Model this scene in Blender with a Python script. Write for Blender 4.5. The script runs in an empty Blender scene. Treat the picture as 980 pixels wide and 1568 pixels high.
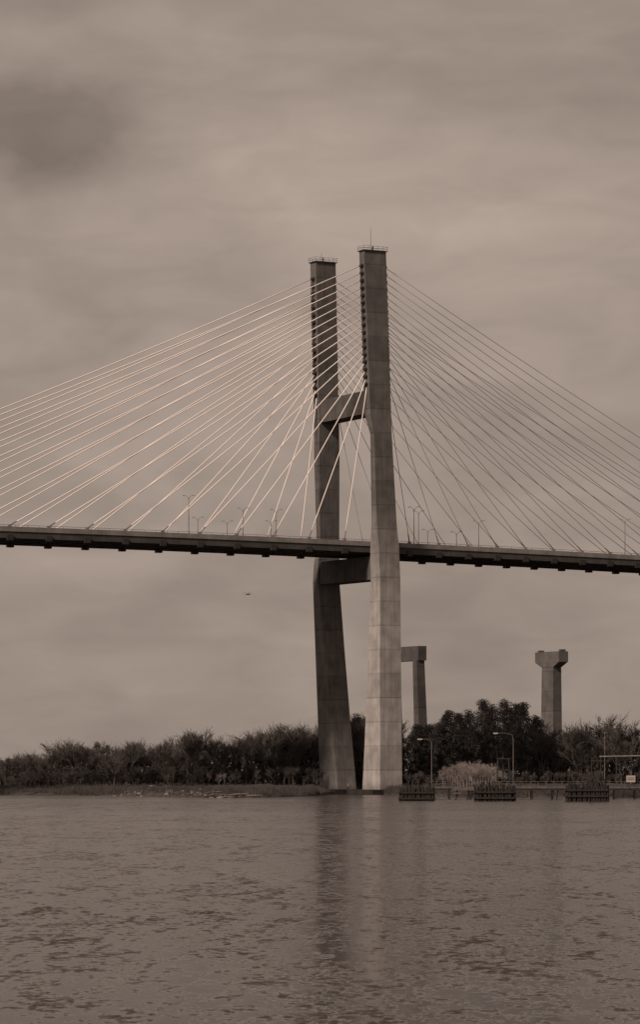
import bpy, math, random, bmesh
import numpy as np
from mathutils import Vector, Matrix
random.seed(7); rng=np.random.default_rng(7)
F=5190.0; HOR=1185.0; CH=5.0
scene=bpy.context.scene
scene.view_settings.view_transform='Standard'; scene.view_settings.look='None'; scene.view_settings.exposure=0; scene.view_settings.gamma=1
def W(x,y,Y): return Vector(((x-490)/F*Y, Y, CH+(HOR-y)/F*Y))
def XW(x,Y): return (x-490)/F*Y
def ZW(y,Y): return CH+(HOR-y)/F*Y
# ---------------- materials
def tone(v,w=1.0): return (v*1.0, v*(1-.13*w), v*(1-.20*w),1)
def newmat(name):
    m=bpy.data.materials.new(name); m.use_nodes=True
    nt=m.node_tree; b=nt.nodes['Principled BSDF']; return m,nt,b
def simple(name,v,rough=.8,var=.25,scale=1.0,w=1.0,metal=0):
    m,nt,b=newmat(name); N=nt.nodes; L=nt.links
    g=N.new('ShaderNodeNewGeometry'); n=N.new('ShaderNodeTexNoise'); n.inputs['Scale'].default_value=scale; n.inputs['Detail'].default_value=5
    L.new(g.outputs['Position'],n.inputs['Vector'])
    r=N.new('ShaderNodeValToRGB'); r.color_ramp.elements[0].position=.3; r.color_ramp.elements[1].position=.7
    r.color_ramp.elements[0].color=tone(v*(1-var),w); r.color_ramp.elements[1].color=tone(v*(1+var),w)
    L.new(n.outputs['Fac'],r.inputs['Fac']); L.new(r.outputs['Color'],b.inputs['Base Color'])
    b.inputs['Roughness'].default_value=rough; b.inputs['Metallic'].default_value=metal
    b.inputs['Specular IOR Level'].default_value=.25
    return m
def mathn(N,L,op,a,b=None,c=None):
    n=N.new('ShaderNodeMath'); n.operation=op
    for i,x in enumerate((a,b,c)):
        if x is None: continue
        if isinstance(x,(int,float)): n.inputs[i].default_value=x
        else: L.new(x,n.inputs[i])
    return n.outputs[0]
def concrete(name,vlow,vhigh,z0,z1,lift=5.9,streak=.35):
    m,nt,b=newmat(name); N=nt.nodes; L=nt.links
    g=N.new('ShaderNodeNewGeometry'); s=N.new('ShaderNodeSeparateXYZ'); L.new(g.outputs['Position'],s.inputs[0])
    z=s.outputs[2]
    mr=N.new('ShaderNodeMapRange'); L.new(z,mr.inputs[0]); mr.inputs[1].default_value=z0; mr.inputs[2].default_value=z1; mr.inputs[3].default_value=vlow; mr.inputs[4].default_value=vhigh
    zl=mathn(N,L,'DIVIDE',z,lift)
    fr=mathn(N,L,'FRACT',zl); fl=mathn(N,L,'FLOOR',zl)
    wn=N.new('ShaderNodeTexWhiteNoise'); wn.noise_dimensions='1D'; L.new(fl,wn.inputs['W'])
    lv=mathn(N,L,'MULTIPLY_ADD',wn.outputs['Value'],.22,.89)
    joint=mathn(N,L,'LESS_THAN',fr,.05); jm=mathn(N,L,'MULTIPLY_ADD',joint,-.22,1.0)
    mp=N.new('ShaderNodeMapping'); mp.inputs['Scale'].default_value=(1.3,1.3,.05); L.new(g.outputs['Position'],mp.inputs[0])
    n=N.new('ShaderNodeTexNoise'); n.inputs['Scale'].default_value=1.0; n.inputs['Detail'].default_value=6; n.inputs['Roughness'].default_value=.65; L.new(mp.outputs[0],n.inputs['Vector'])
    st=mathn(N,L,'MULTIPLY_ADD',n.outputs['Fac'],streak*2,1-streak)
    n2=N.new('ShaderNodeTexNoise'); n2.inputs['Scale'].default_value=.35; n2.inputs['Detail'].default_value=8; L.new(g.outputs['Position'],n2.inputs['Vector'])
    bl=mathn(N,L,'MULTIPLY_ADD',n2.outputs['Fac'],1.1,.45)
    v=mathn(N,L,'MULTIPLY',mr.outputs[0],lv); v=mathn(N,L,'MULTIPLY',v,jm); v=mathn(N,L,'MULTIPLY',v,st); v=mathn(N,L,'MULTIPLY',v,bl)
    td=N.new('ShaderNodeMapRange'); L.new(z,td.inputs[0]); td.inputs[1].default_value=1.6; td.inputs[2].default_value=2.6; td.inputs[3].default_value=.75; td.inputs[4].default_value=1
    v=mathn(N,L,'MULTIPLY',v,td.outputs[0])
    c=N.new('ShaderNodeCombineColor'); L.new(v,c.inputs[0]); L.new(mathn(N,L,'MULTIPLY',v,.93),c.inputs[1]); L.new(mathn(N,L,'MULTIPLY',v,.88),c.inputs[2])
    L.new(c.outputs[0],b.inputs['Base Color']); b.inputs['Roughness'].default_value=.9; b.inputs['Specular IOR Level'].default_value=.2
    bp=N.new('ShaderNodeBump'); bp.inputs['Strength'].default_value=.4; bp.inputs['Distance'].default_value=.1
    L.new(mathn(N,L,'ADD',mathn(N,L,'MULTIPLY',joint,-1.0),n2.outputs['Fac']),bp.inputs['Height']); L.new(bp.outputs[0],b.inputs['Normal'])
    return m
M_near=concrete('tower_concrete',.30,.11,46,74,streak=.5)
M_far=concrete('tower_concrete_shaded',.15,.11,50,72,streak=.5)  # stain streaks, plus the deck's shade put into the darker lower colour
M_pier=concrete('pier_concrete',.12,.10,5,30,streak=.25)
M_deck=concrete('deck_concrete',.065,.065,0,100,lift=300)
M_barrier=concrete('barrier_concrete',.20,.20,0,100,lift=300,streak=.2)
M_dark=simple('dark_steel',.035,.6); M_steel=simple('galvanised_steel',.14,.5); M_socket=simple('anchor_socket',.18,.5)
M_cable=simple('cable_sheath',.88,.4,.04); M_lamp=simple('lamp_lens_housing',.45,.4,.05)
M_pile=simple('creosoted_timber',.028,.9,.4,2); M_wood=simple('weathered_timber',.11,.9,.3,2)
M_bark=simple('bark',.06,.95,.3,.3); M_twig=simple('bare_twigs',.075,.95,.35,.12); M_twigl=simple('pale_twigs',.22,.95,.25,.2)
LEAF=[simple('foliage_dark',.024,.9,.35,.25),simple('foliage_mid',.038,.9,.35,.25),simple('foliage_dry',.060,.9,.35,.25)]
M_rock=simple('pale_rubble',.20,.95,.4,.8); M_grass=simple('marsh_grass',.060,.95,.4,.3)
# ---------------- mesh builder
class MB:
    def __init__(s): s.V=[];s.Fc=[];s.I=[];s.n=0
    def add(s,v,f,mi=0):
        s.V.append(np.asarray(v,float).reshape(-1,3)); 
        for q in f: s.Fc.append(tuple(i+s.n for i in q)); s.I.append(mi)
        s.n+=len(s.V[-1])
    def addnp(s,v,f,mi):
        s.V.append(v); f=(np.asarray(f)+s.n); s.Fc.extend(map(tuple,f.tolist())); s.I.extend(list(mi) if hasattr(mi,'__len__') else [mi]*len(f)); s.n+=len(v)
    def hexa(s,p,mi=0):
        s.add(p,[(0,3,2,1),(4,5,6,7),(0,1,5,4),(1,2,6,5),(2,3,7,6),(3,0,4,7)],mi)
    def box(s,c,h,mi=0,ax=None):
        ax=ax or (Vector((1,0,0)),Vector((0,1,0)),Vector((0,0,1)))
        c=Vector(c); P=[]
        for k in (-1,1):
            for i,j in ((-1,-1),(1,-1),(1,1),(-1,1)):
                P.append(c+ax[0]*i*h[0]+ax[1]*j*h[1]+ax[2]*k*h[2])
        s.hexa(P,mi)
    def tube(s,pts,r,mi=0,k=6):
        pts=[Vector(p) for p in pts]; n=len(pts)
        rs=r if hasattr(r,'__len__') else [r]*n
        V=[];Fs=[]
        for i,p in enumerate(pts):
            d=(pts[min(i+1,n-1)]-pts[max(i-1,0)]).normalized()
            a=d.orthogonal().normalized() if abs(d.z)>.99 else d.cross(Vector((0,0,1))).normalized()
            b=d.cross(a)
            for j in range(k):
                t=2*math.pi*j/k; V.append(p+(a*math.cos(t)+b*math.sin(t))*rs[i])
        for i in range(n-1):
            for j in range(k):
                j2=(j+1)%k; Fs.append((i*k+j,i*k+j2,(i+1)*k+j2,(i+1)*k+j))
        Fs.append(tuple(range(k))[::-1]); Fs.append(tuple((n-1)*k+j for j in range(k)))
        s.add(V,Fs,mi)
    def obj(s,name,mats,parent=None,smooth=False):
        me=bpy.data.meshes.new(name); me.from_pydata(np.concatenate(s.V).tolist(),[],s.Fc)
        for m in mats: me.materials.append(m)
        me.polygons.foreach_set('material_index',s.I)
        if smooth: me.polygons.foreach_set('use_smooth',[True]*len(s.Fc))
        me.update(); o=bpy.data.objects.new(name,me); scene.collection.objects.link(o)
        if parent: o.parent=parent
        return o
def empty(name):
    e=bpy.data.objects.new(name,None); scene.collection.objects.link(e); return e
# ---------------- bridge frame
TH=math.radians(28); c=math.cos(TH); s=math.sin(TH); OX,OY=9.21,846.0
U=Vector((c,s,0)); Vv=Vector((s,-c,0)); Z=Vector((0,0,1)); AX=(U,Vv,Z)
def B(u,v,z): return Vector((OX+u*c+v*s, OY+u*s-v*c, z))
def solveU(x,v): k=(x-490)/F; return (k*(OY-v*c)-OX-v*s)/(c-k*s)
def solveV(x,u): k=(x-490)/F; return (k*(OY+u*s)-OX-u*c)/(s+k*c)
def dz(u): return 62.25-.0095*u-.00005*u*u
bridge=empty('cable_stayed_bridge')
near=[(383,550,558,591),(500,554,562.5,595),(600,557,566,598),(634,558.5,567,599),(664,567,573,600),(800,569,577,607.5),(838,567,580,611),(885,568,582,613),(1000,564,582,614),(1110,559.5,582,615),(1209,555,582,616)]
far=[(407,475,484,514),(500,477,486,516),(610,480,488,518),(640,481,489,519),(700,481,488.5,520),(835,485,491,519.5),(860,481,488,520),(892,479,487,520),(1000,483,498,528),(1110,487,508,537),(1209,490,518,546)]
def vout(z): return 16.5 if z<57 else 16.5-2.5*(z-57)/77
def leg(data,isnear):
    Yc=830 if isnear else 859
    mb=MB(); R=[]
    for (y,a,b,cx) in data:
        z=ZW(y,Yc) 
        if isnear:
            vb=vout(z); u0=solveU(b,vb); va=solveV(a,u0); u1=solveU(cx,vb)
        else:
            va=-vout(z); u0=solveU(a,va); vb=solveV(b,u0); u1=solveU(cx,vb)
        R.append((z,u0,u1,va,vb))
    z,u0,u1,va,vb=R[-1]; R.append((-3,u0,u1,va,vb))
    V=[];Fs=[]
    for (z,u0,u1,va,vb) in R:
        V+= [B(u0,va,z),B(u0,vb,z),B(u1,vb,z),B(u1,va,z)]
    for i in range(len(R)-1):
        for j in range(4):
            j2=(j+1)%4; Fs.append((i*4+j,(i+1)*4+j,(i+1)*4+j2,i*4+j2))
    Fs.append((3,2,1,0)); 
    mb.add(V,Fs)
    return mb,R
def interp(R,z):
    for i in range(len(R)-1):
        a,b=R[i],R[i+1]
        if a[0]>=z>=b[0]:
            t=(a[0]-z)/(a[0]-b[0]); return [a[k]+(b[k]-a[k])*t for k in range(5)]
    return list(R[0])
legs={}
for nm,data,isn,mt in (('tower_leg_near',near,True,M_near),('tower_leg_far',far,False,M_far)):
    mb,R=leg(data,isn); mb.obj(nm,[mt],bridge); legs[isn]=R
    z,u0,u1,va,vb=R[0]; uc=(u0+u1)/2; vc=(va+vb)/2; hu=(u1-u0)/2; hv=(vb-va)/2
    t=MB()
    t.box(B(uc,vc,z+.12),(hu+.3,hv+.3,.11),0,AX)
    for zz in (.7,1.2):
        for sg in (-1,1):
            t.tube([B(uc-hu-.3,vc+sg*(hv+.3),z+zz),B(uc+hu+.3,vc+sg*(hv+.3),z+zz)],.03)
            t.tube([B(uc+sg*(hu+.3),vc-hv-.3,z+zz),B(uc+sg*(hu+.3),vc+hv+.3,z+zz)],.03)
    for k in range(6):
        for sg in (-1,1):
            uu=uc-hu-.3+(2*hu+.6)*k/5; t.tube([B(uu,vc+sg*(hv+.3),z+.2),B(uu,vc+sg*(hv+.3),z+1.25)],.035)
    t.tube([B(uc,vc,z+.2),B(uc,vc,z+1.4)],[.18,.15]); 
    if isn: t.tube([B(uc-.5,vc,z+.3),B(uc-.5,vc,z+6)],[.06,.03])
    else: t.tube([B(uc-.4,vc,z+.3),B(uc-.4,vc,z+2.6)],[.06,.04])
    t.obj('top_platform_railing',[M_dark],bridge)
cb=MB()
for (zb,zt,ins) in ((93.6,99.2,.35),(52.9,58.6,.3)):
    rn=interp(legs[True],zb); rf=interp(legs[False],zb); rn2=interp(legs[True],zt); rf2=interp(legs[False],zt)
    P=[B(rf[1]+ins,rf[4]-.6,zb),B(rn[1]+ins,rn[3]+.6,zb),B(rn[2]-ins,rn[3]+.6,zb),B(rf[2]-ins,rf[4]-.6,zb),
       B(rf2[1]+ins,rf2[4]-.6,zt),B(rn2[1]+ins,rn2[3]+.6,zt),B(rn2[2]-ins,rn2[3]+.6,zt),B(rf2[2]-ins,rf2[4]-.6,zt)]
    cb.hexa(P)
cb.obj('tower_crossbeams',[concrete('crossbeam_concrete',.10,.085,50,72,lift=300,streak=.5)],bridge)
pc=MB()
pc.box(B(-.3,11.6,.1),(5.2,6.6,1.15),0,AX); pc.box(B(0,-9.5,.1),(5.2,7.2,1.15),0,AX)
pc.obj('pile_caps',[simple('wet_concrete',.03,.7,.4,.5)],bridge)
def strip(mb,v0,v1,za,zb,mi=0,us=None):
    us=us or list(range(-360,361,10)); V=[];Fs=[]
    for u in us:
        z=dz(u)
        V+=[B(u,v0,z+za),B(u,v1,z+za),B(u,v1,z+zb),B(u,v0,z+zb)]
    for i in range(len(us)-1):
        for j in range(4):
            j2=(j+1)%4; Fs.append((i*4+j,i*4+j2,(i+1)*4+j2,(i+1)*4+j))
    Fs.append((3,2,1,0)); n=4*(len(us)-1); Fs.append((n,n+1,n+2,n+3)); mb.add(V,Fs,mi)
d=MB()
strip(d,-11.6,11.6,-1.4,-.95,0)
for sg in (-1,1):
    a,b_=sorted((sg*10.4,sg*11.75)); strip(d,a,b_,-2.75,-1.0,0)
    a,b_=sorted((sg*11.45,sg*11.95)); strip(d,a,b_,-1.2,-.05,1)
u=-355
while u<355:
    d.box(B(u,0,dz(u)-2.05),(.25,10.5,.72),0,AX); u+=4.93
ucab=[-9.85*i for i in range(1,18)]+[8.42*i for i in range(1,18)]
for u in ucab:
    for sg in (-1,1):
        d.box(B(u,sg*11.5,dz(u)-2.6),(.75,.7,.65),2,AX)
        d.box(B(u,sg*11.72,dz(u)+.15),(.4,.2,.25),1,AX)
for i in range(120): 
    u=-190+i*3
    if u<170: d.tube([B(u,11.7,dz(u)-.1),B(u,11.7,dz(u)+.35)],.05,2,4)
strip(d,11.66,11.74,.3,.37,2,list(range(-190,171,10)))
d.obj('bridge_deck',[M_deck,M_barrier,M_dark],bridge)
rd=MB(); strip(rd,-11.3,11.3,-.94,-.936,0); rd.obj('roadway',[simple('asphalt',.05)],bridge)
cbm=MB(); st=MB()
for isn in (True,False):
    for i in range(17):
        for sd,sp in ((-1,9.85),(1,8.42)):
            z=101+29*(i/16)
            R=interp(legs[isn],z); vc=(R[3]+R[4])/2; uu=R[1] if sd<0 else R[2]
            p0=B(uu-sd*.3,vc,z); u=sd*sp*(i+1); p1=B(u,(1 if isn else -1)*11.72,dz(u)+.2)
            Ln=(p1-p0).length; pts=[]
            for k in range(9):
                t=k/8; p=p0.lerp(p1,t); p.z-=4*t*(1-t)*Ln*Ln*.00006; pts.append(p)
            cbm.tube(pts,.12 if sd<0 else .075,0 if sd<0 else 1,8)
            dd=(p1-p0).normalized(); st.tube([p0,p0+dd*1.2],[.32,.24],1,8)
            st.tube([p1-dd*2,p1],[.13,.17],0,8)
            st.box(B(uu+sd*.25,vc,z-.35),(.3,.7,.22),1,AX)
cbm.obj('stay_cables',[M_cable,simple('shaded_cable_sheath',.30,.6,.1)],bridge,True); st.obj('cable_anchor_sockets',[M_socket,M_dark],bridge)  # right-hand stays: same sheath, dimmer sunlight on that slope put into the colour
def bridge_lamp(x,h,v,arms=1.3):
    u=solveU(x,v); z0=dz(u)-.9; m=MB()
    m.tube([B(u,v,z0),B(u,v,z0+h)],[.11,.06],0,8)
    D=(U+Vv).normalized()
    for sg in (-1,1):
        e=B(u+sg*arms*.5,v+sg*arms*.55,z0+h+.6); md=B(u+sg*arms*.2,v+sg*arms*.2,z0+h+.3)
        m.tube([B(u,v,z0+h-.3),md,e],[.05,.04,.035],0,6)
        m.box(e+D*sg*.25+Vector((0,0,-.02)),(.32,.14,.06),0,(D,(Vv-U).normalized(),Z))
    m.box(B(u,v,z0+.3),(.25,.25,.3),0,AX)
    m.obj('street_lamp',[M_steel])
for x,h in ((289,9.4),(372,7.0),(423,7.0),(634,9.4),(733,6.8),(957,9.4),(-210,9.4)): bridge_lamp(x,h,11.2)
for x,h in ((303,6.2),(348,5.6),(415,6.2),(655,6.0),(699,5.8),(641,10.6)): bridge_lamp(x,h,-11.0)
# ---------------- approach piers
def bxz(mb,cx,cy,z0,z1,hu0,hv0,hu1,hv1,du=0,mi=0):
    P=[]
    for z,hu,hv,o in ((z0,hu0,hv0,0),(z1,hu1,hv1,du)):
        for i,j in ((-1,-1),(1,-1),(1,1),(-1,1)):
            P.append(Vector((cx,cy,z))+U*i*hu+Vv*j*hv+Vector((o,0,0)))
    mb.hexa(P,mi)
Yp=1010.
m=MB(); cx=XW(844.5,Yp)
bxz(m,cx,Yp,0,ZW(1021,Yp),1.7,3.6,1.4,3.2)
bxz(m,cx,Yp,ZW(1021.5,Yp),ZW(1014,Yp),1.5,3.3,1.6,6.6)
bxz(m,cx,Yp,ZW(1014,Yp)+.003,ZW(998,Yp),1.62,6.7,1.62,6.7)
m.box(Vector((cx,Yp,ZW(998,Yp)+.3))+Vv*6.0,(.9,.5,.3),0,AX); m.box(Vector((cx,Yp,ZW(998,Yp)+.3))-Vv*6.0,(.9,.5,.3),0,AX)
m.obj('hammerhead_pier',[M_pier])
m=MB(); Yq=960.
pr=Vector((XW(643,Yq),Yq,0))
bxz(m,pr.x+.8,pr.y,0,ZW(1011,Yq),1.5,1.6,1.25,1.2,-1.2)
pf=pr-Vv*14
bxz(m,pf.x+.3,pf.y,0,ZW(1011,Yq),1.5,1.6,1.25,1.2,-.6)
cc=(pr+pf)/2; zt=ZW(989,Yq); zb=ZW(1011.2,Yq); P=[]
for z in (zb,zt):
    for i,j in ((-1,-8.4),(1,-8.4),(1,8.4),(-1,8.4)): P.append(Vector((cc.x,cc.y,z))+U*i*1.35+Vv*j)
m.hexa(P); m.obj('portal_pier',[concrete('pier_concrete_dark',.08,.07,5,30,streak=.25)])
# ---------------- water
w=MB(); w.add([(-3000,-60,0),(3000,-60,0),(3000,7000,0),(-3000,7000,0)],[(0,1,2,3)])
mw,nt,b=newmat('river_water'); N=nt.nodes;L=nt.links
g=N.new('ShaderNodeNewGeometry')
def wcol(sc,scale,det,rot,rough=.55):
    mp=N.new('ShaderNodeMapping'); mp.inputs['Scale'].default_value=sc; mp.inputs['Rotation'].default_value=(0,0,math.radians(rot)); L.new(g.outputs['Position'],mp.inputs[0])
    n=N.new('ShaderNodeTexNoise'); n.inputs['Scale'].default_value=scale; n.inputs['Detail'].default_value=det; n.inputs['Roughness'].default_value=rough; L.new(mp.outputs[0],n.inputs['Vector']); return n
def vm(op,a,b_):
    n=N.new('ShaderNodeVectorMath'); n.operation=op
    L.new(a,n.inputs[0])
    if isinstance(b_,tuple): n.inputs[1].default_value=b_
    else: L.new(b_,n.inputs[1])
    return n.outputs[0]
def vsc(a,f):
    n=N.new('ShaderNodeVectorMath'); n.operation='SCALE'; L.new(a,n.inputs[0])
    if isinstance(f,(int,float)): n.inputs['Scale'].default_value=f
    else: L.new(f,n.inputs['Scale'])
    return n.outputs[0]
H=(-.5,-.5,-.5)
fine=vsc(vm('ADD',wcol((1.3,.5,1),3.0,4,6,.6).outputs['Color'],H),1.6)
mid=vsc(vm('ADD',wcol((1.2,.30,1),1.2,4,-9,.65).outputs['Color'],H),1.3)
big=vsc(vm('ADD',wcol((1.0,.22,1),.28,5,5,.65).outputs['Color'],H),.85)
gust=mathn(N,L,'MULTIPLY_ADD',wcol((.5,1,1),.013,5,0).outputs['Fac'],2.8,-.4)
gust=mathn(N,L,'MAXIMUM',gust,.5)
sl_=vm('ADD',vm('ADD',fine,mid),big); sl_=vsc(sl_,gust)
nn=vm('ADD',vm('MULTIPLY',sl_,(.55,1.0,0)),(0,0,1))
nz_=N.new('ShaderNodeVectorMath'); nz_.operation='NORMALIZE'; L.new(nn,nz_.inputs[0]); L.new(nz_.outputs[0],b.inputs['Normal'])
b.inputs['Base Color'].default_value=(.030,.0215,.018,1); b.inputs['Roughness'].default_value=.15; b.inputs['IOR'].default_value=1.33
w.obj('river_water',[mw])
# ---------------- land
def shoreY(X):
    xs=[-3000,-600,-77,-55,-34,-24,-12,-2,4,12,30,60,90,600,3000]
    ys=[1500,960,812,800,745,715,722,770,850,850,735,712,705,640,600]
    return float(np.interp(X,xs,ys))
def gz(sd,X,Y):
    base=np.interp(sd,[-30,0,3,10,40,120,400],[-2,-.15,.45,1.0,1.7,2.4,3])
    return base+(.25*math.sin(X*.31+Y*.2)+.2*math.sin(X*.83-Y*.37)+.15*math.sin(X*1.9+Y*1.3))*min(1,max(0,sd/8))
lm=MB(); xs=np.unique(np.concatenate([np.linspace(-3000,-150,20),np.linspace(-150,170,321),np.linspace(170,3000,20)])); ds=[-30,-10,-3,-1,0,.6,1.2,2,3,4.5,6,8,10,13,17,22,30,40,60,90,130,200,400,1000,5500]
V=[]
for X in xs:
    j=1.2*math.sin(X*.9)+.8*math.sin(X*2.3+1)+2*math.sin(X*.21)
    for sd in ds:
        Y=shoreY(X)+sd+j*(1 if sd<60 else 0); V.append((X,Y,gz(sd,X,Y)))
nd=len(ds); Fs=[(i*nd+k_,(i+1)*nd+k_,(i+1)*nd+k_+1,i*nd+k_+1) for i in range(len(xs)-1) for k_ in range(nd-1)]
lm.add(V,Fs); lm.obj('river_bank_ground',[simple('bank_earth',.05,.95,.5,.5)],None,True)
def ground(X,Y): return gz(Y-shoreY(X),X,Y)
# ---------------- vegetation
def bare_tree(h,spread,rnd,levels=5):
    V=[];Fs=[]
    def seg(p,q,r0,r1):
        d_=(q-p).normalized(); a=d_.orthogonal().normalized(); b_=d_.cross(a); n=len(V)
        for P,r in ((p,r0),(q,r1)):
            for j in range(3):
                t=2.094*j; V.append(P+(a*math.cos(t)+b_*math.sin(t))*r)
        for j in range(3): Fs.append((n+j,n+(j+1)%3,n+3+(j+1)%3,n+3+j))
    def grow(p,dr,ln,r,lv):
        q=p+dr*ln; seg(p,q,r,r*.7)
        if lv==0: return
        nchild=3 if lv>1 else 4
        for i in range(nchild+(1 if rnd.random()<.4 else 0)):
            a=Vector((rnd.gauss(0,1),rnd.gauss(0,1),rnd.gauss(0,.6))).normalized()
            nd_=(dr+a*spread).normalized(); nd_.z=nd_.z*.85+.22; nd_.normalize()
            st_=p.lerp(q,rnd.uniform(.3,1.0))
            grow(st_,nd_,ln*rnd.uniform(.6,.85),max(r*.55,.016),lv-1)
    grow(Vector((0,0,0)),Vector((rnd.uniform(-.1,.1),rnd.uniform(-.1,.1),1)).normalized(),h*.26,h*.013,levels)
    V=np.array([list(v) for v in V]); V*=h/V[:,2].max()
    return V,np.array(Fs)
bares=[bare_tree(10,random.uniform(.5,.8),random.Random(i),5) for i in range(8)]
def leaves(cent,rad,n,size,flat=.8):
    d_=rng.normal(size=(n,3)); d_/=np.linalg.norm(d_,axis=1)[:,None]; r=rng.random(n)**.45
    P=cent+d_*r[:,None]*rad*np.array([1,1,flat])
    a=rng.normal(size=(n,3)); a/=np.linalg.norm(a,axis=1)[:,None]; b_=np.cross(a,rng.normal(size=(n,3))); b_/=np.linalg.norm(b_,axis=1)[:,None]
    sz=size*rng.uniform(.5,1.3,n)[:,None]
    Q=np.stack([P-a*sz,P-b_*sz*.6,P+a*sz,P+b_*sz*.6],1).reshape(-1,3)
    return Q,np.arange(4*n).reshape(n,4)
def leafy(mb,X,Y,z,h,wd,ncl,nl,crown=.35,size=.32,shades=(0,0,1),tr=.18,rmin=.11,rmax=.22):
    tr_top=Vector((X+rng.normal()*.3,Y,z+h*.8))
    mb.tube([(X,Y,z-.3),(X+rng.normal()*.2,Y,z+h*.45),tr_top],[tr*1.3,tr,tr*.4],3,5)
    for i in range(ncl):
        t=rng.random(); zz=z+h*(crown+(1-crown)*t)
        prof=math.sin(math.pi*min(1,.18+.8*t))**.6
        ang=rng.random()*6.283; rr=wd*.5*prof*math.sqrt(rng.random())
        cpt=np.array([X+math.cos(ang)*rr,Y+math.sin(ang)*rr,zz])
        cr=wd*rng.uniform(rmin,rmax)
        cpt[2]=min(cpt[2],z+h-cr*.5)
        Q,Fq=leaves(cpt,cr,nl,size); mb.addnp(Q,Fq,int(rng.choice(shades)))
        if i%3==0: mb.tube([(X,Y,z+h*crown*.8+(zz-z-h*crown*.8)*.5),tuple(cpt)],[tr*.4,.05],3,3)
def put_bare(mb,X,Y,z,h,mi):
    V,Fq=bares[rng.integers(len(bares))]; a=rng.random()*6.28; sc=h/10; wx=sc*rng.uniform(.85,1.15)
    R=np.array([[math.cos(a)*wx,-math.sin(a)*wx,0],[math.sin(a)*wx,math.cos(a)*wx,0],[0,0,sc]])
    mb.addnp(V@R.T+np.array([X,Y,z-.2]),Fq,mi)
MT=LEAF+[M_bark,M_twig,M_twigl]
topL=([-60,0,40,75,110,140,185,240,270,297,320,350,385,420,450,470,485,520,550,600],[1157,1154,1145,1143,1134,1128,1133,1134,1131,1115,1130,1126,1116,1118,1109,1104,1106,1098,1094,1100])
def top(tb,x): return float(np.interp(x,*tb))
tl=MB()
for row,(Yb,f) in enumerate(((905,.93),(890,.82),(873,.6))):
    x=-90.
    while x<600:
        Y=Yb+rng.uniform(-6,6); X=XW(x,Y); z=ground(X,Y) if Y>shoreY(X) else 1
        ht=(ZW(top(topL,x),Y)-z)*f*rng.uniform(.62,1.0)
        leafy(tl,X,Y,z,ht,rng.uniform(4,6.5),26,64,.03,.19,(0,1,1,2))
        x+=rng.uniform(13,20)
x=-90.
while x<600:
    Y=rng.uniform(862,912); X=XW(x,Y); z=1.8
    put_bare(tl,X,Y,z,(ZW(top(topL,x),Y)-z)*rng.uniform(.80,1.10),4); x+=rng.uniform(4.5,9)
for x in (70,115,200,297,303,455,468,478,440): 
    Y=880.; put_bare(tl,XW(x,Y),Y,1.8,(ZW(top(topL,x)-6,Y)-1.8),4)
x=-90.
while x<500:
    Y=rng.uniform(835,862); X=XW(x,Y); put_bare(tl,X,Y,ground(X,Y),rng.uniform(2.5,5.5),5 if 170<x<350 and rng.random()<.3 else 4); x+=rng.uniform(5,9)
tl.obj('distant_tree_line',MT)
topR=([600,640,660,675,690,715,740,770,800,815,835,870,900,915,935,960,990,1060],[1110,1108,1106,1096,1090,1090,1076,1076,1080,1098,1104,1106,1108,1104,1100,1102,1106,1110])
pg=MB()
for (x,y) in ((672,1101),(688,1088),(703,1093),(718,1087),(739,1072),(752,1080),(771,1071),(786,1077),(800,1076),(822,1096),(640,1110),(655,1110),(550,1093),(560,1100)):
    for q in range(2):
        Y=930+rng.uniform(-8,8)+q*14; X=XW(x+rng.uniform(-2,2),Y); z=2.
        leafy(pg,X,Y,z,(ZW(y+q*6,Y)-z),rng.uniform(5.4,6.6),50,105,.20,.19,(0,0,0,1),.25,.19,.28)
pg.obj('pine_grove',MT)
tr_=MB()
for row,(Yb,f) in enumerate(((925,.92),(905,.78),(885,.62))):
    x=600.
    while x<1080:
        Y=Yb+rng.uniform(-6,6); X=XW(x,Y); ht=(ZW(top(topR,x),Y)-2)*f*rng.uniform(.78,1.0)
        leafy(tr_,X,Y,2,ht,rng.uniform(4.5,7),28,60,.03,.19,(0,0,1,1,2) if x>815 else (0,0,1)); x+=rng.uniform(13,20)
x=815.
while x<1080:
    Y=rng.uniform(870,920); put_bare(tr_,XW(x,Y),Y,2,(ZW(top(topR,x),Y)-2)*rng.uniform(.75,1.05),4); x+=rng.uniform(5,9)
put_bare(tr_,XW(915,900),900,2,ZW(1087,900)-2,4); put_bare(tr_,XW(940,900),900,2,ZW(1091,900)-2,4)
tr_.obj('distant_tree_line',MT)
sh=MB()
x=625.
while x<1000:
    Y=rng.uniform(800,860); X=XW(x,Y); pale=672<x<768
    hh=rng.uniform(5.2,6.6) if pale else rng.uniform(2.5,4.5)
    if pale: hh*=max(.4,math.sin(math.pi*(x-660)/122))**.5
    put_bare(sh,X,Y,ground(X,Y),hh,5 if pale else 4)
    if pale: put_bare(sh,X+.5,Y-3,ground(X,Y),hh*.85,5)
    x+=rng.uniform(2.5,5) if pale else rng.uniform(6,10)
sh.obj('bare_shrubs',MT)
n=26000
Xs=rng.uniform(-95,110,n); gr=MB(); Qs=[]
for X in Xs:
    if 0<X<14: continue
    sd=abs(rng.normal())*14+1.5
    if -52<X<-24 and sd<9 and rng.random()<.7: continue
    Y=shoreY(X)+sd; z=ground(X,Y); hh=rng.uniform(.4,1.3); lx,ly=rng.normal(0,.25,2)
    Qs+= [(X-.08,Y,z-.1),(X+.08,Y,z-.1),(X+lx+.02,Y+ly,z+hh),(X+lx-.02,Y+ly,z+hh)]
Qs=np.array(Qs); gr.addnp(Qs,np.arange(len(Qs)).reshape(-1,4),0); gr.obj('marsh_grass',[M_grass])
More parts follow.
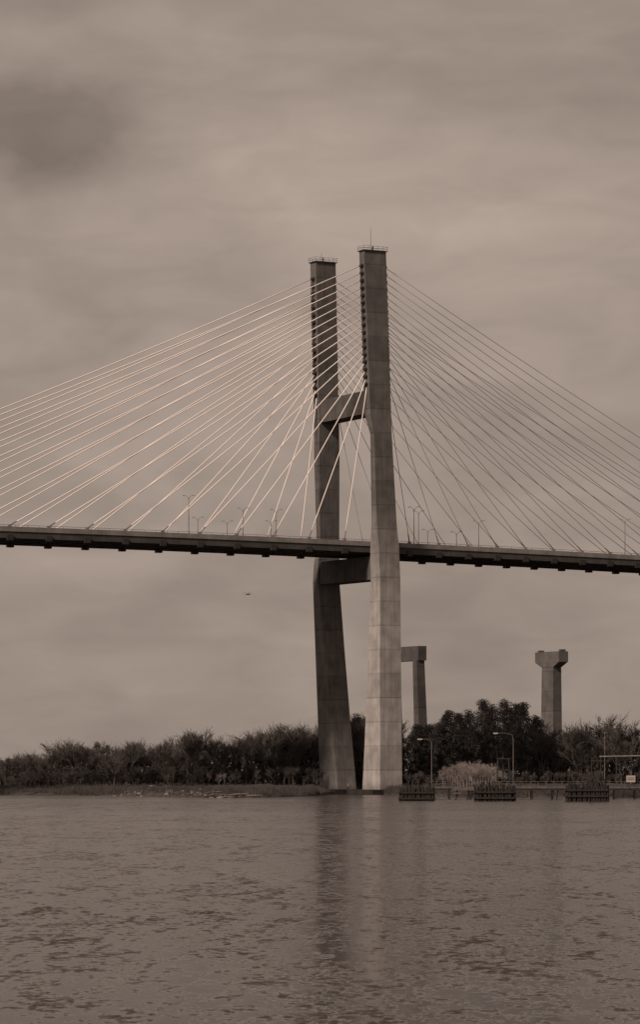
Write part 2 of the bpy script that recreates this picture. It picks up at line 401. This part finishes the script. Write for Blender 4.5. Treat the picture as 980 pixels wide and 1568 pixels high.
rb=MB()
bm=bmesh.new(); bmesh.ops.create_icosphere(bm,subdivisions=1,radius=1); iv=np.array([list(v.co) for v in bm.verts]); iff=[[v.index for v in f.verts] for f in bm.faces]; bm.free()
for i in range(300):
    px_=rng.choice([rng.normal(205,14),rng.normal(268,25),rng.normal(325,14),rng.uniform(100,480)],p=[.3,.3,.25,.15])
    X=XW(px_,760); sd=abs(rng.normal())*14+.2; Y=shoreY(X)+sd; X=XW(px_,Y); r=rng.uniform(.12,.45)*(1 if rng.random()<.9 else 1.8)
    v=iv*rng.uniform(.6,1.3,iv.shape)*np.array([r*rng.uniform(.8,1.6),r,r*.55]); rb.addnp(v+np.array([X,Y,ground(X,Y)+r*.15]),iff,0)
for i in range(40):
    px_=rng.normal(290,50); X=XW(px_,740); Y=shoreY(X)+rng.uniform(0,8); X=XW(px_,Y); z=ground(X,Y); a=rng.uniform(-.5,.5); l=rng.uniform(1,4)
    rb.tube([(X,Y,z+.15),(X+l*math.cos(a),Y+l*math.sin(a),z+rng.uniform(.2,.7))],[.12,.06],0,5)
rb.obj('shore_rubble',[M_rock])
# ---------------- dolphins / dock
def dolphin(x0,x1,Y,ytop,extra=0):
    m=MB(); X0,X1=XW(x0,Y),XW(x1,Y); zt=ZW(ytop,Y); wd=X1-X0; n=int(wd/.5)
    for r in range(4):
        yy=Y+r*1.0
        for i in range(n+1):
            X=X0+wd*i/n+rng.normal()*.07
            if 0<r<3 and 0<i<n and rng.random()<.3: continue
            hh=zt+rng.uniform(-.7,.5); m.tube([(X,yy,-1.5),(X+rng.normal()*.12,yy,hh)],rng.uniform(.2,.27),0,7)
    for zz in (zt-.9,zt-2.0):
        m.box(((X0+X1)/2,Y-.3,zz),(wd/2+.05,.14,.16),0); m.box(((X0+X1)/2,Y+3.3,zz),(wd/2+.05,.14,.16),0)
        m.box((X0-.3,Y+1.5,zz+.02),(.14,1.9,.16),0); m.box((X1+.3,Y+1.5,zz+.02),(.14,1.9,.16),0)
    for i in range(5+extra):
        X=X0+wd*rng.random(); m.tube([(X,Y+1,zt-.5),(X,Y+1,zt+rng.uniform(.5,1.3))],.18,0,6)
    if extra: m.box((X0+wd*.62,Y+1.5,zt+.9),(.7,.5,.9),0); m.tube([(X0+wd*.62,Y+1.5,zt),(X0+wd*.62,Y+1.5,zt+2.6)],.08)
    m.obj('mooring_dolphin',[M_pile])
dolphin(614,664,642,1206); dolphin(729,787,636,1205); dolphin(869,931,630,1202,3)
dk=MB(); Yd=690.
Xa,Xb=XW(656,Yd),XW(1100,Yd); zdk=ZW(1204,Yd)
dk.box(((Xa+Xb)/2,Yd,zdk-.15),((Xb-Xa)/2,1.3,.15),0); dk.box(((Xa+Xb)/2,Yd-1.15,zdk-.5),((Xb-Xa)/2,.12,.18),1)
X=Xa
while X<Xb:
    for yy in (Yd-1.1,Yd+1.1): dk.tube([(X,yy,-1.5),(X,yy,zdk-.2)],.16,1,7)
    X+=4.2
X=Xa
while X<Xb:
    for yy in (Yd-1.2,Yd+1.2): dk.tube([(X,yy,zdk),(X,yy,zdk+1.05)],.045,0,5)
    X+=1.6
for zz in (.55,1.05):
    for yy in (Yd-1.2,Yd+1.2): dk.tube([(Xa,yy,zdk+zz),(Xb,yy,zdk+zz)],.045,0,5)
for xx in (699,716,722,846,853):
    X=XW(xx,670); dk.tube([(X-.25,670,-1),(X+.2,670,ZW(1208,670))],.15,1,6); 
dk.box((XW(709,670),670,ZW(1208,670)),(2.2,.5,.2),0); dk.box((XW(851,670),670,ZW(1208,670)),(1.2,.5,.2),1)
dk.box((XW(700,670),670,ZW(1214,670)),(.9,.5,.12),0)
dk.obj('timber_dock',[M_wood,M_pile])
def dock_lamp(xp,y0,y1,xa,ya,Y):
    m=MB(); X=XW(xp,Y); zt=ZW(y1,Y); Xh=XW(xa,Y); zh=ZW(ya,Y)
    m.tube([(X,Y,ZW(y0,Y)-1.5),(X,Y,zt)],[.10,.07],0,8)
    if xa!=xp:
        m.tube([(X,Y,zt-.2),(X-.25,Y,zt+(zh-zt)*.7),(X+(Xh-X)*.4,Y,zh-.05),(Xh+.5,Y,zh)],[.06,.055,.05,.05],0,6)
        m.box((Xh,Y,zh-.03),(.5,.2,.10),1); m.box((Xh-.1,Y,zh-.17),(.3,.15,.05),1)
        m.obj('street_lamp',[M_steel,M_lamp])
    else:
        m.box((X,Y,zt-.2),(.5,.08,.06),0); m.box((X,Y,zt-1.2),(.35,.08,.05),0); m.obj('utility_pole',[M_steel])
dock_lamp(661,1198,1136,643,1131,700); dock_lamp(786,1200,1130,759,1122,700); dock_lamp(926,1198,1120,926,1120,710)
fr=MB(); Yf=694.; xa,xb=XW(761,Yf),XW(781,Yf); z0,z1=zdk,ZW(1161,Yf)
for X in (xa,xb):
    for yy in (Yf,Yf+2): fr.tube([(X,yy,z0-.3),(X+(.25 if X==xa else -.25),yy,z1)],.10,0,6)
for zz in (z0+1.6,z0+3.3,z1-.1):
    for yy in (Yf,Yf+2): fr.tube([(xa,yy,zz),(xb,yy,zz)],.08,0,5)
    fr.box(((xa+xb)/2,Yf+1,zz+.1),((xb-xa)/2,1,.05),0)
fr.tube([(xa,Yf,z0),(xb,Yf,z0+3.3)],.06); fr.tube([(xb,Yf,z0),(xa,Yf,z0+3.3)],.06)
fr.tube([((xa+xb)/2,Yf+1,z0),((xa+xb)/2,Yf+1,z1+.5)],.12); fr.box((xa+.6,Yf+1,z0+1),(.4,.5,1),0)
fr.obj('steel_mooring_platform',[M_dark])
pg_=MB(); Yg=705.
pg_.tube([(XW(918,Yg),Yg,ZW(1158,Yg)),(XW(1080,Yg),Yg,ZW(1155,Yg))],.15,0,8)
pg_.tube([(XW(904,Yg),Yg,ZW(1165,Yg)),(XW(932,Yg),Yg,ZW(1165,Yg))],.12,1,8)
for xx in (906,920,944,1010,1060): pg_.tube([(XW(xx,Yg),Yg,zdk-2),(XW(xx,Yg),Yg,ZW(1158 if xx>915 else 1165,Yg))],.11,1,6)
for xx in (904,913): pg_.box((XW(xx,Yg),Yg,ZW(1190,Yg)),(.5,.6,1.2),1)
pg_.obj('loading_pipe_gantry',[M_socket,M_dark])
sg=MB(); Ys=688.; X=XW(966,Ys)
sg.box((X,Ys,ZW(1192,Ys)),(.9,.05,.68),0); sg.box((X,Ys-.06,ZW(1192,Ys)+.2),(.7,.012,.06),1); sg.box((X,Ys-.06,ZW(1192,Ys)-.15),(.7,.012,.06),1)
for dx in (-.7,.7): sg.tube([(X+dx,Ys+.1,zdk-.1),(X+dx,Ys+.1,ZW(1188,Ys))],.05,1,6)
sg.obj('warning_sign',[simple('sign_white',.38,.6,.05),M_dark])
nm=MB(); X=XW(533,812); nm.tube([(X,812,0),(X,812,2.3)],.12); nm.box((X,812,2.5),(.28,.1,.4),1); nm.obj('channel_marker',[M_dark,M_rock])
bd=MB(); bc=W(379,910,420)
bd.tube([bc+Vector((-.28,0,-.02)),bc+Vector((-.1,0,0)),bc+Vector((.12,0,.02)),bc+Vector((.3,0,.03)),bc+Vector((.4,0,.0))],[.02,.07,.08,.05,.015],0,8)
for sgn in (-1,1):
    a=[(.0,0,.05),(sgn*.26,-.1,.22),(sgn*.66,-.2,.02)]
    for (p,q),(w0,w1) in zip(zip(a[:-1],a[1:]),((.14,.11),(.11,.02))):
        p=bc+Vector(p); q=bc+Vector(q)
        bd.add([p+Vector((0,w0,0)),p-Vector((0,w0,0)),q-Vector((0,w1,0)),q+Vector((0,w1,0)),p+Vector((0,w0,.03)),p+Vector((0,-w0,.03)),q+Vector((0,-w1,.02)),q+Vector((0,w1,.02))],[(0,3,2,1),(4,5,6,7),(0,1,5,4),(1,2,6,5),(2,3,7,6),(3,0,4,7)],0)
bd.obj('seagull',[simple('gull_feathers',.15)])
# ---------------- world
wd=bpy.data.worlds.new('World'); scene.world=wd; wd.use_nodes=True; nt=wd.node_tree; N=nt.nodes; L=nt.links; bg=N['Background']
SUN_EL=math.radians(38); sd_=Vector((-.68,-.73,0)).normalized()
sky=N.new('ShaderNodeTexSky'); sky.sky_type='NISHITA'; sky.sun_disc=False; sky.sun_elevation=SUN_EL; sky.sun_rotation=math.atan2(sd_.x,sd_.y)
bw=N.new('ShaderNodeRGBToBW'); L.new(sky.outputs[0],bw.inputs[0])
tc=N.new('ShaderNodeTexCoord'); sp=N.new('ShaderNodeSeparateXYZ'); L.new(tc.outputs['Generated'],sp.inputs[0])
def wnoise(sc,scale,det,dist=0,loc=(0,0,0)):
    mp=N.new('ShaderNodeMapping'); mp.inputs['Scale'].default_value=sc; mp.inputs['Location'].default_value=loc; mp.inputs['Rotation'].default_value=(0,math.radians(6),0); L.new(tc.outputs['Generated'],mp.inputs[0])
    n=N.new('ShaderNodeTexNoise'); n.inputs['Scale'].default_value=scale; n.inputs['Detail'].default_value=det; n.inputs['Roughness'].default_value=.5; n.inputs['Distortion'].default_value=dist; L.new(mp.outputs[0],n.inputs['Vector']); return n
er=N.new('ShaderNodeValToRGB'); L.new(sp.outputs[2],er.inputs[0]); e=er.color_ramp.elements
e[0].position=0; e[0].color=(.29,)*3+(1,); e[1].position=1; e[1].color=(.36,)*3+(1,)
for p,v in ((.05,.31),(.11,.345),(.16,.39),(.20,.345),(.24,.30),(.32,.31)):
    q=e.new(p); q.color=(v,v,v,1)
n1=wnoise((1,1,2.2),11,5,.5); n2=wnoise((1,1,2.8),30,7,.6); 
cl=mathn(N,L,'MULTIPLY_ADD',n1.outputs[0],.75,.61); cl2=mathn(N,L,'MULTIPLY_ADD',n2.outputs[0],.40,.80)
val=mathn(N,L,'MULTIPLY',er.outputs[0],cl); val=mathn(N,L,'MULTIPLY',val,cl2)
nz=wnoise((1,1,1),26,5); 
for (dx,dy,sx,sz,amt) in ((-.086,.187,.030,.013,.36),(-.086,.172,.024,.010,.14),(-.088,.143,.022,.014,.18),(-.088,.118,.03,.012,.13),(-.09,.226,.03,.010,.14)):
    ax=mathn(N,L,'DIVIDE',mathn(N,L,'SUBTRACT',sp.outputs[0],dx),sx); az=mathn(N,L,'DIVIDE',mathn(N,L,'SUBTRACT',sp.outputs[2],dy),sz)
    r2=mathn(N,L,'ADD',mathn(N,L,'MULTIPLY',ax,ax),mathn(N,L,'MULTIPLY',az,az))
    r2=mathn(N,L,'ADD',r2,mathn(N,L,'MULTIPLY_ADD',nz.outputs[0],5,-2.5))
    gg=mathn(N,L,'EXPONENT',mathn(N,L,'MULTIPLY',r2,-.7)); gg=mathn(N,L,'MINIMUM',gg,1.0)
    val=mathn(N,L,'MULTIPLY',val,mathn(N,L,'MULTIPLY_ADD',gg,-amt,1.0))
val=mathn(N,L,'ADD',val,mathn(N,L,'MULTIPLY',bw.outputs[0],.003))
cc_=N.new('ShaderNodeCombineColor'); L.new(mathn(N,L,'MULTIPLY',val,10.0),cc_.inputs[0]); L.new(mathn(N,L,'MULTIPLY',val,8.0),cc_.inputs[1]); L.new(mathn(N,L,'MULTIPLY',val,6.75),cc_.inputs[2])
L.new(cc_.outputs[0],bg.inputs[0]); bg.inputs[1].default_value=.1
sl=bpy.data.lights.new('sun','SUN'); sl.energy=3.5; sl.angle=math.radians(8); sl.color=(1,.82,.70); so=bpy.data.objects.new('sun',sl); scene.collection.objects.link(so)
dirv=Vector((sd_.x*math.cos(SUN_EL),sd_.y*math.cos(SUN_EL),math.sin(SUN_EL))); so.rotation_euler=dirv.to_track_quat('Z','Y').to_euler()
# ---------------- camera
cam=bpy.data.cameras.new('camera'); co=bpy.data.objects.new('camera',cam); scene.collection.objects.link(co)
co.location=(0,0,CH); co.rotation_euler=(math.radians(90),0,0); cam.sensor_fit='HORIZONTAL'; cam.sensor_width=36; cam.lens=36*F/980; cam.shift_y=(HOR-784)/980
cam.clip_end=20000; cam.clip_start=1; scene.camera=co
